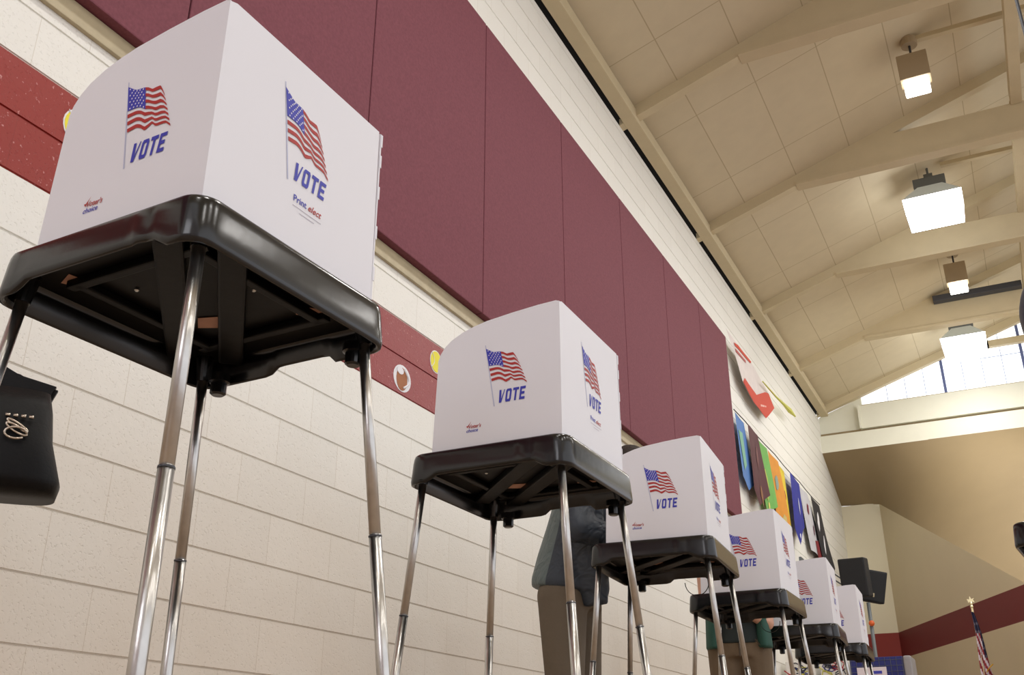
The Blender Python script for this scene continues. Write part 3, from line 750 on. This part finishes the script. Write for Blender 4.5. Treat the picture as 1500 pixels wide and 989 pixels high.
def scribble(x0, x1, label, seed, y=12.3):
    x1 -= .01
    rn = random.Random(seed)
    b = obj('wrapped_box', bbox(x0, x1, y-.2, y+.2, FLOOR, 1.16, bev=.01), mat('white paper wrap %d' % seed, (226, 224, 218), rough=.6))
    for col in ((178, 40, 50), (54, 58, 130), (196, 190, 80), (40, 44, 60)):
        ink = mat('ink %d %d' % (seed, col[0]), col)
        for k in range(5):
            bm = bmesh.new()
            cx_, cz = rn.uniform(x0+.06, x1-.06), rn.uniform(.3, 1.1)
            tube(bm, [(cx_+.05*math.cos(a*.9+k)*(1+.1*a), y-.203, cz+.035*math.sin(a*1.1)+.008*a) for a in range(9)], .006, 5)
            obj('scribble', bm, ink, b)
    tag(b, label, 'box')
scribble(-2.58, -2.24, 'white box with coloured scribbles behind the fifth booth legs', 3)
scribble(-2.19, -1.90, 'white box with coloured scribbles next to the blue cart', 5)

# ---------------------------------------------------------------- US flag on pole
t = empty('flag_on_pole', (-.62, 14.6, FLOOR))
gold = mat('gold', (220, 176, 60), rough=.3, metal=.7)
bm = bmesh.new(); tube(bm, [(0, 0, .05), (0, 0, 2.12)], .013, 12); obj('pole', bm, mat('pale wooden pole', (206, 190, 150)), t, smooth=True)
bm = bmesh.new(); lathe(bm, [(.16, 0), (.16, .03), (.05, .06), (.02, .1)], n=24); obj('base', bm, gold, t)
bm = bmesh.new(); lathe(bm, [(.012, 2.08), (.022, 2.10), (.012, 2.12), (.02, 2.14), (.008, 2.17)], n=12)
extrude_poly(bm, [(-.03, -.004, 2.15), (.0, -.004, 2.17), (.045, -.004, 2.15), (.03, -.004, 2.19), (.05, -.004, 2.21), (.01, -.004, 2.195), (-.005, -.004, 2.235), (-.018, -.004, 2.19), (-.045, -.004, 2.2)], (0, .008, 0))
obj('eagle_finial', bm, mat('pale gold', (232, 222, 180), rough=.3, metal=.4), t)
bm = bmesh.new(); nu, nv = 28, 40; g = []
for j in range(nv+1):
    v = j/nv; row = []
    w = .03+.17*v**.9; z = 2.03-1.35*v
    for i in range(nu+1):
        u = i/nu
        x = -.02+u*w+.01*math.sin(v*9)
        y = -.03-.03*math.sin(u*PI*4+v*2)*(.3+v)
        row.append(bm.verts.new((x, y, z)))
    g.append(row)
for j in range(nv):
    for i in range(nu):
        u, v = (i+.5)/nu, (j+.5)/nv
        s = v*11-u*3.2
        if v < .20+.0*u or (u > .72 and v < .42): mi = 2
        else: mi = int(math.floor(s*1.25)) % 2
        if mi == 2 and (i % 7 == 3 and j % 3 == 1 and v > .06): mi = 1
        bm.faces.new((g[j][i], g[j][i+1], g[j+1][i+1], g[j+1][i])).material_index = mi
obj('flag_cloth', bm, [mat('flag red', (140, 40, 48), rough=.7), mat('flag white', (214, 206, 214), rough=.7), mat('flag blue', (38, 40, 70), rough=.7)], t, smooth=True)
bm = bmesh.new(); tube(bm, [(.04+.09*k/8, -.075, 1.27+.10*(k/8)**.7) for k in range(9)], .007, 6); obj('gold_fringe', bm, gold, t)
tag(t, 'furled American flag on a pole with an eagle top before the angled wall', 'flag')

# ---------------------------------------------------------------- handbag at the left edge
t = empty('handbag', (-2.20, 1.43, .615), math.radians(50))
lea = mat('black leather', (7, 8, 10), rough=.5, bump=.1, bscale=120, var=.3, spec=.25)
bm = bmesh.new(); secs = [(-.012, .232, .09), (.02, .238, .10), (.12, .205, .09), (.20, .192, .07), (.245, .18, .045)]
rg = []
for z_, hx, hy in secs:
    rg.append([bm.verts.new((hx*(abs(math.cos(a))**.35)*(1 if math.cos(a) >= 0 else -1), hy*(abs(math.sin(a))**.6)*(1 if math.sin(a) >= 0 else -1), z_)) for a in [2*PI*k/40 for k in range(40)]])
for a, b in zip(rg, rg[1:]):
    for j in range(40): bm.faces.new((a[j], a[(j+1) % 40], b[(j+1) % 40], b[j]))
bm.faces.new(rg[0][::-1]); bm.faces.new(rg[-1])
obj('bag_body', bm, lea, t, smooth=True)
bm = bmesh.new(); extrude_poly(bm, [(-.16, .0, .17), (.15, .0, .17), (.17, .0, .20), (.195, .0, .275), (.10, .0, .295), (.03, .0, .33), (-.1, .0, .31)], (0, .03, 0))
bmesh.ops.recalc_face_normals(bm, faces=bm.faces); bmesh.ops.bevel(bm, geom=list(bm.edges), offset=.008, segments=2, affect='EDGES')
obj('bag_flap', bm, lea, t, smooth=False)
for s in (-1, 1):
    bm = bmesh.new(); tube(bm, [(-.10+.0*k+.11*math.cos(PI-PI*k/14)*1.0, s*.045, .25+.13*math.sin(PI*k/14)) for k in range(15)], .009, 10); obj('handle', bm, lea, t, smooth=True)
bm = bmesh.new()
for k in range(3): tube(bm, [(.125+.024*math.cos(a*PI/8+k), -.100+.003*k, .125+.010*(k-1)+.014*math.sin(a*PI/8)) for a in range(0, 15)], .003, 6)
for k in range(4): box(bm, .095+.017*k, .105+.017*k, -.092, -.082, .157, .163)
obj('metal_emblem', bm, mat('silver trim', (200, 190, 176), metal=1, rough=.25), t, smooth=True)
tag(t, 'black leather handbag with a silver emblem at the left edge', 'handbag')

# ---------------------------------------------------------------- people
def ell(bm, pts, n=20):
    """loft of ellipses: (centre, rx, ry, axis) rings lying across the path"""
    rings = []
    k = len(pts)
    for i, (c, ra, rb, side) in enumerate(pts):
        c = Vector(c); d = (Vector(pts[min(i+1, k-1)][0])-Vector(pts[max(i-1, 0)][0])).normalized()
        s = Vector(side); s = (s-d*s.dot(d)).normalized(); w = d.cross(s)
        rings.append([bm.verts.new(c+s*ra*math.cos(2*PI*j/n)+w*rb*math.sin(2*PI*j/n)) for j in range(n)])
    for a, b in zip(rings, rings[1:]):
        for j in range(n): bm.faces.new((a[j], a[(j+1) % n], b[(j+1) % n], b[j]))
    bm.faces.new(rings[0][::-1]); bm.faces.new(rings[-1])
def limb(bm, pts, rad, n=14):
    out_p, out_r = [], []
    for i in range(len(pts)-1):
        a, b = Vector(pts[i]), Vector(pts[i+1])
        for k in range(5):
            f = k/5; out_p.append(a.lerp(b, f)); out_r.append(rad[i]*(1-f)+rad[i+1]*f)
    out_p.append(Vector(pts[-1])); out_r.append(rad[-1])
    tube(bm, out_p, out_r, n)
    for q, r in ((pts[0], rad[0]), (pts[-1], rad[-1])): ball(bm, q, (r, r, r))
    for q, r in list(zip(pts, rad))[1:-1]: ball(bm, q, (r, r, r))
def ball(bm, c, r, rotm=None):
    b2 = bmesh.new(); bmesh.ops.create_uvsphere(b2, u_segments=18, v_segments=12, radius=1)
    for v in b2.verts:
        v.co = Vector((v.co.x*r[0], v.co.y*r[1], v.co.z*r[2]))
        if rotm: v.co = rotm @ v.co
        v.co += Vector(c)
    merge(bm, b2)
def fused(name, bm, m, parent, voxel=.012, smooth=4):
    o = obj(name, bm, m, None)
    md = o.modifiers.new('r', 'REMESH'); md.mode = 'VOXEL'; md.voxel_size = voxel; md.use_smooth_shade = True
    ms = o.modifiers.new('s', 'SMOOTH'); ms.iterations = smooth; ms.factor = .5
    dg = bpy.context.evaluated_depsgraph_get(); me = bpy.data.meshes.new_from_object(o.evaluated_get(dg))
    old = o.data; o.modifiers.clear(); o.data = me; bpy.data.meshes.remove(old); o.name = name; me.name = name
    if not me.materials: me.materials.append(m)
    for p_ in me.polygons: p_.use_smooth = True
    o.parent = parent; return o
skin = mat('skin', (206, 158, 134), rough=.5, var=.1, vscale=12)
def hand(bm, wrist, d, palm_n, side):
    """palm and five separate curled fingers; d is the finger direction, palm_n faces out of the palm"""
    d = Vector(d).normalized(); pn = Vector(palm_n); pn = (pn-d*pn.dot(d)).normalized(); w = d.cross(pn)*side
    wr = Vector(wrist)
    ell(bm, [(wr-d*.01, .026, .020, w), (wr+d*.02, .032, .018, w), (wr+d*.06, .040, .015, w), (wr+d*.088, .038, .012, w)], 14)
    for k, L in enumerate((.068, .078, .072, .056)):
        b = wr+d*.084+w*(.030-.020*k); p1 = b+d*L*.45+pn*.008; p2 = p1+d*L*.28+pn*.018; p3 = p2+d*L*.15+pn*.02
        limb(bm, [b, p1, p2, p3], [.0095, .0088, .008, .007], 8)
    b = wr+d*.025+w*.030; limb(bm, [b, b+d*.03+w*.028+pn*.006, b+d*.056+w*.032+pn*.016], [.013, .011, .009], 8)
def head(bm, c, f, up=(0, 0, 1)):
    """skull, jaw, nose, ears; f is the facing direction"""
    f = Vector(f).normalized(); s = Vector(up).cross(f).normalized(); u = f.cross(s).normalized(); R3 = Matrix((f, s, u)).transposed()
    c = Vector(c)
    ball(bm, c+u*.025, (.098, .076, .098), R3); ball(bm, c+f*.025-u*.045, (.068, .058, .066), R3)
    ball(bm, c+f*.099-u*.012, (.018, .011, .022), R3); ball(bm, c+f*.088-u*.052, (.014, .024, .009), R3)
    for q in (-1, 1):
        ball(bm, c+s*q*.078-u*.005, (.018, .010, .030), R3)
    return f, s, u, R3
# person 1, leaning over the third booth, facing +X
def person_one():
    root = empty('person', (-1.70, 4.32, FLOOR))
    f = lambda z: z
    hip, ch, sh = (0, 0, .93), (.07, 0, 1.20), (.15, 0, 1.40)
    S = (0, 1, 0)
    b = bmesh.new()
    ell(b, [((0, 0, .82), .14, .10, S), ((0, 0, .95), .155, .11, S), ((.03, 0, 1.08), .135, .10, S), ((.08, 0, 1.22), .16, .115, S), ((.13, 0, 1.36), .175, .11, S), ((.16, 0, 1.42), .10, .08, S), ((.19, 0, 1.47), .055, .055, S)])
    limb(b, [(.17, 0, 1.42), (.27, 0, 1.42)], [.055, .052])
    fd = (.62, 0, -.70)
    F_, S_, U_, R3 = head(b, (.30, 0, 1.415), fd)
    for s in (-1, 1):
        limb(b, [(0, s*.09, .86), (.0, s*.10, .48), (-.03, s*.10, .09)], [.085, .058, .040])
        ell(b, [((-.09, s*.10, .05), .035, .035, S), ((.0, s*.10, .05), .042, .045, S), ((.12, s*.11, .035), .045, .025, S), ((.18, s*.11, .03), .03, .018, S)])
        el = (.16, s*.27, 1.11); wr = (.33, s*.14, 1.055)
        limb(b, [(.14, s*.18, 1.37), el, wr], [.055, .045, .028])
        hand(b, wr, (.9, -.25*s, -.05), (0, 0, -1), s)
    body = fused('body', b, skin, root, .008, 2)
    # hair
    b = bmesh.new(); c = Vector((.30, 0, 1.415)); ball(b, c+U_*.045-F_*.016, (.104, .084, .094), R3); ball(b, c-F_*.05-U_*.01, (.062, .078, .08), R3)
    fused('hair', b, mat('dark brown hair', (44, 34, 28), rough=.7, bump=.6, bscale=120), body, .01, 2)
    b = bmesh.new()
    for s in (-1, 1):
        p_ = c+F_*.091+S_*s*.032+U_*.012; ball(b, p_, (.008, .012, .008), R3)
    obj('eyes', b, M['dark'], body, smooth=True)
    # trousers
    b = bmesh.new(); ell(b, [((-.0, 0, .80), .165, .135, S), ((0, 0, .92), .165, .13, S), ((.01, 0, 1.0), .15, .12, S)])
    for s in (-1, 1): limb(b, [(-.01, s*.085, .85), (0, s*.10, .48), (-.025, s*.10, .10)], [.118, .088, .072])
    tr = mat('brown khaki twill', (110, 98, 82), rough=.85, var=.3, vscale=6, bump=.3, bscale=22)
    fused('trousers', b, tr, body, .012, 3)
    # jacket: two tone
    jm = bpy.data.materials.new('two tone rain jacket'); jm.use_nodes = True; nt = jm.node_tree; pb = nt.nodes['Principled BSDF']
    tc = N(nt, 'ShaderNodeTexCoord'); sx = N(nt, 'ShaderNodeSeparateXYZ'); nt.links.new(tc.outputs['Object'], sx.inputs[0])
    lean = math_n(nt, 'SUBTRACT', sx.outputs['X'], math_n(nt, 'MULTIPLY', math_n(nt, 'SUBTRACT', sx.outputs['Z'], .9), .25))
    nav = math_n(nt, 'MULTIPLY', math_n(nt, 'GREATER_THAN', lean, -.045), math_n(nt, 'LESS_THAN', sx.outputs['Z'], 1.33))
    pb.inputs['Roughness'].default_value = .55
    cc = mixc(nt, nav, lin((92, 104, 104)), lin((48, 56, 66))); nt.links.new(cc, pb.inputs['Base Color'])
    nz = N(nt, 'ShaderNodeTexNoise'); nz.inputs['Scale'].default_value = 9; nz.inputs['Distortion'].default_value = 1.5; nt.links.new(tc.outputs['Object'], nz.inputs['Vector'])
    bp = N(nt, 'ShaderNodeBump'); bp.inputs['Strength'].default_value = .8; bp.inputs['Distance'].default_value = .03
    nt.links.new(nz.outputs['Fac'], bp.inputs['Height']); nt.links.new(bp.outputs['Normal'], pb.inputs['Normal'])
    b = bmesh.new()
    ell(b, [((-.01, 0, .885), .20, .175, S), ((-.005, 0, .92), .205, .18, S), ((.01, 0, 1.02), .19, .165, S), ((.045, 0, 1.14), .18, .155, S), ((.085, 0, 1.26), .19, .15, S), ((.125, 0, 1.38), .19, .125, S), ((.16, 0, 1.45), .10, .09, S), ((.185, 0, 1.49), .075, .075, S)], 28)
    # open front hanging down and forward
    for s in (-1,):
        ell(b, [((.16, s*.10, .80), .06, .025, (1, 0, 0)), ((.15, s*.12, .95), .085, .04, (1, 0, 0)), ((.13, s*.14, 1.15), .10, .05, (1, 0, 0)), ((.13, s*.12, 1.32), .08, .05, (1, 0, 0))])
    for s in (-1, 1): limb(b, [(.13, s*.17, 1.38), (.155, s*.275, 1.12), (.31, s*.16, 1.07)], [.085, .072, .052])
    fused('jacket', b, jm, body, .012, 3)
    b = bmesh.new()
    for s in (-1, 1): ell(b, [((-.10, s*.10, .045), .042, .042, S), ((.0, s*.10, .05), .048, .05, S), ((.12, s*.11, .04), .052, .035, S), ((.20, s*.11, .03), .04, .028, S)])
    fused('shoes', b, mat('dark shoes', (34, 30, 28)), body, .01, 2)
    tag(root, 'person in a grey green and navy jacket and brown trousers leaning over a booth', 'person')
    root.location = (-1.872, 4.33, FLOOR)
    return root
person_one()
# person 2, behind the fourth table, green overshirt, forearm across
def person_two():
    root = empty('person', (-1.675, 6.55, FLOOR), math.radians(14))       # faces -Y, turned a little
    S = (1, 0, 0); Fy = -1
    b = bmesh.new()
    ell(b, [((0, 0, .82), .15, .10, S), ((0, 0, .95), .155, .11, S), ((0, 0, 1.08), .14, .10, S), ((0, -.0, 1.24), .165, .115, S), ((0, 0, 1.38), .18, .10, S), ((0, 0, 1.45), .10, .08, S), ((0, 0, 1.50), .055, .055, S)])
    limb(b, [(0, 0, 1.46), (-.03, -.06, 1.52)], [.055, .052])
    c = Vector((-.04, -.09, 1.56)); F_, S_, U_, R3 = head(b, c, (0, -1, -.25))
    for s in (-1, 1):
        limb(b, [(s*.09, 0, .86), (s*.10, -.01, .48), (s*.11, .02, .09)], [.085, .058, .04])
        ell(b, [((s*.11, .09, .05), .035, .035, S), ((s*.11, 0, .05), .042, .045, S), ((s*.12, -.12, .035), .045, .025, S), ((s*.12, -.18, .03), .03, .018, S)])
    el = (.185, -.05, .985); wr = (.06, -.20, 1.045)
    limb(b, [(.185, 0, 1.39), el, wr], [.055, .044, .03]); hand(b, wr, (-.9, -.2, .2), (0, .6, -.6), 1)
    el = (-.19, -.02, 1.10); wr = (-.08, -.22, 1.14)
    limb(b, [(-.185, 0, 1.39), el, wr], [.055, .042, .028]); hand(b, wr, (.8, -.4, .1), (0, .6, -.6), -1)
    body = fused('body', b, skin, root, .008, 2)
    b = bmesh.new(); ball(b, c+U_*.045-F_*.016, (.104, .084, .094), R3); ball(b, c-F_*.05, (.062, .078, .08), R3)
    fused('hair', b, mat('grey brown hair', (88, 76, 66), rough=.7, bump=.6, bscale=120), body, .01, 2)
    b = bmesh.new()
    for s in (-1, 1): ball(b, c+F_*.091+S_*s*.032+U_*.012, (.008, .012, .008), R3)
    obj('eyes', b, M['dark'], body, smooth=True)
    b = bmesh.new(); ell(b, [((0, 0, .78), .185, .135, S), ((0, 0, .90), .18, .13, S), ((0, 0, 1.0), .165, .12, S)])
    for s in (-1, 1): limb(b, [(s*.09, 0, .84), (s*.10, -.01, .48), (s*.11, .02, .10)], [.115, .09, .075])
    tr = fused('trousers', b, mat('tan trousers', (116, 98, 76), rough=.85, var=.3, vscale=6, bump=.3, bscale=22), body, .012, 3)
    b = bmesh.new()
    for s in (-1, 1): tube(b, [(s*.10, -.133, .88), (s*.15, -.118, .82)], .004, 6)
    tube(b, [(0, -.136, .93), (0, -.134, .78)], .004, 6); obj('seams', b, mat('seam shadow', (70, 58, 44)), tr)
    b = bmesh.new()
    ell(b, [((0, -.0, .86), .165, .145, S), ((0, 0, 1.05), .16, .135, S), ((0, 0, 1.24), .18, .14, S), ((0, 0, 1.38), .18, .115, S), ((0, 0, 1.46), .09, .085, S)], 28)
    fused('undershirt', b, mat('charcoal shirt', (40, 50, 50), rough=.8, var=.3), body, .012, 3)
    b = bmesh.new()
    for s in (-1, 1):
        ell(b, [((s*.155, .0, .83), .055, .15, S), ((s*.15, 0, 1.05), .05, .145, S), ((s*.15, 0, 1.24), .065, .145, S), ((s*.14, 0, 1.42), .075, .10, S)], 20)
        sx_ = s*.17 if s > 0 else s*.15
        ell(b, [((sx_, 0, 1.40), .085, .07, (0, 1, 0)), ((s*.20 if s > 0 else s*.165, -.02, 1.22), .065, .055, (0, 1, 0)), ((s*.19 if s > 0 else s*.16, -.03, 1.08), .055, .06, (0, 1, 0))])
    ell(b, [((0, .10, .84), .17, .06, S), ((0, .10, 1.1), .16, .05, S), ((0, .09, 1.35), .16, .05, S)])
    fused('overshirt', b, mat('dark green shirt', (38, 84, 72), rough=.75, var=.25, vscale=9), body, .012, 3)
    b = bmesh.new()
    for s in (-1, 1): ell(b, [((s*.11, .10, .045), .042, .042, S), ((s*.11, 0, .05), .048, .05, S), ((s*.12, -.12, .04), .052, .035, S), ((s*.12, -.20, .03), .04, .028, S)])
    fused('shoes', b, mat('black shoes', (24, 24, 26)), body, .01, 2)
    tag(root, 'person in a dark green open shirt and tan trousers behind the fourth booth', 'person')
person_two()

# ---------------------------------------------------------------- light
W = bpy.data.worlds.new('world'); bpy.context.scene.world = W; W.use_nodes = True
bg = W.node_tree.nodes['Background']; bg.inputs['Color'].default_value = (*lin((250, 250, 255)), 1); bg.inputs['Strength'].default_value = 1.25
def area(loc, size, energy, col=(1, .96, .9), rot=(0, 0, 0), sy=None):
    l = bpy.data.lights.new('lamp', 'AREA'); l.energy = energy; l.size = size; l.color = col
    if sy: l.shape = 'RECTANGLE'; l.size_y = sy
    o = bpy.data.objects.new('lamp', l); C.objects.link(o); o.location = loc; o.rotation_euler = rot; return o
for y in (-1.2, 1.3, 3.8, 6.3, 8.8, 11.3, 13.7, 15.9):
    area((-.05, y, 5.84), .5, 34 if y < 13 else 26, (1, .97, .93))  # those short of the first pendant are added, with no fixture
    area((4.05, y, 5.84), .5, 34, (1, .97, .93))  # added unseen row on the right side, no fixtures there
area((-.6, -4.0, 3.2), 2.4, 60, (.93, .94, 1), (math.radians(78), 0, 0))  # added unseen cool fill from the rear, brightening the booth wings
area((.4, 13.0, 4.6), 1.2, 45, (1, .98, .94), (math.radians(64), 0, math.radians(14)))  # added unseen fill that brightens the far corner walls

# ---------------------------------------------------------------- camera
yaw, pitch, f_px = 0.467054, 0.412519, 1453.4
fw = Vector((-math.sin(yaw)*math.cos(pitch), math.cos(yaw)*math.cos(pitch), math.sin(pitch)))
r_ = Vector((math.cos(yaw), math.sin(yaw), 0)); u_ = r_.cross(fw)
cam = bpy.data.cameras.new('camera'); co = bpy.data.objects.new('camera', cam); C.objects.link(co)
co.matrix_world = Matrix(((r_.x, u_.x, -fw.x, 0), (r_.y, u_.y, -fw.y, 0), (r_.z, u_.z, -fw.z, 0), (0, 0, 0, 1)))
cam.sensor_width = 36; cam.lens = f_px/1500*36; cam.clip_start = .05; cam.clip_end = 200
bpy.context.scene.camera = co
vs_ = bpy.context.scene.view_settings
vs_.view_transform = 'Standard'; vs_.look = 'None'; vs_.exposure = .04; vs_.gamma = 1
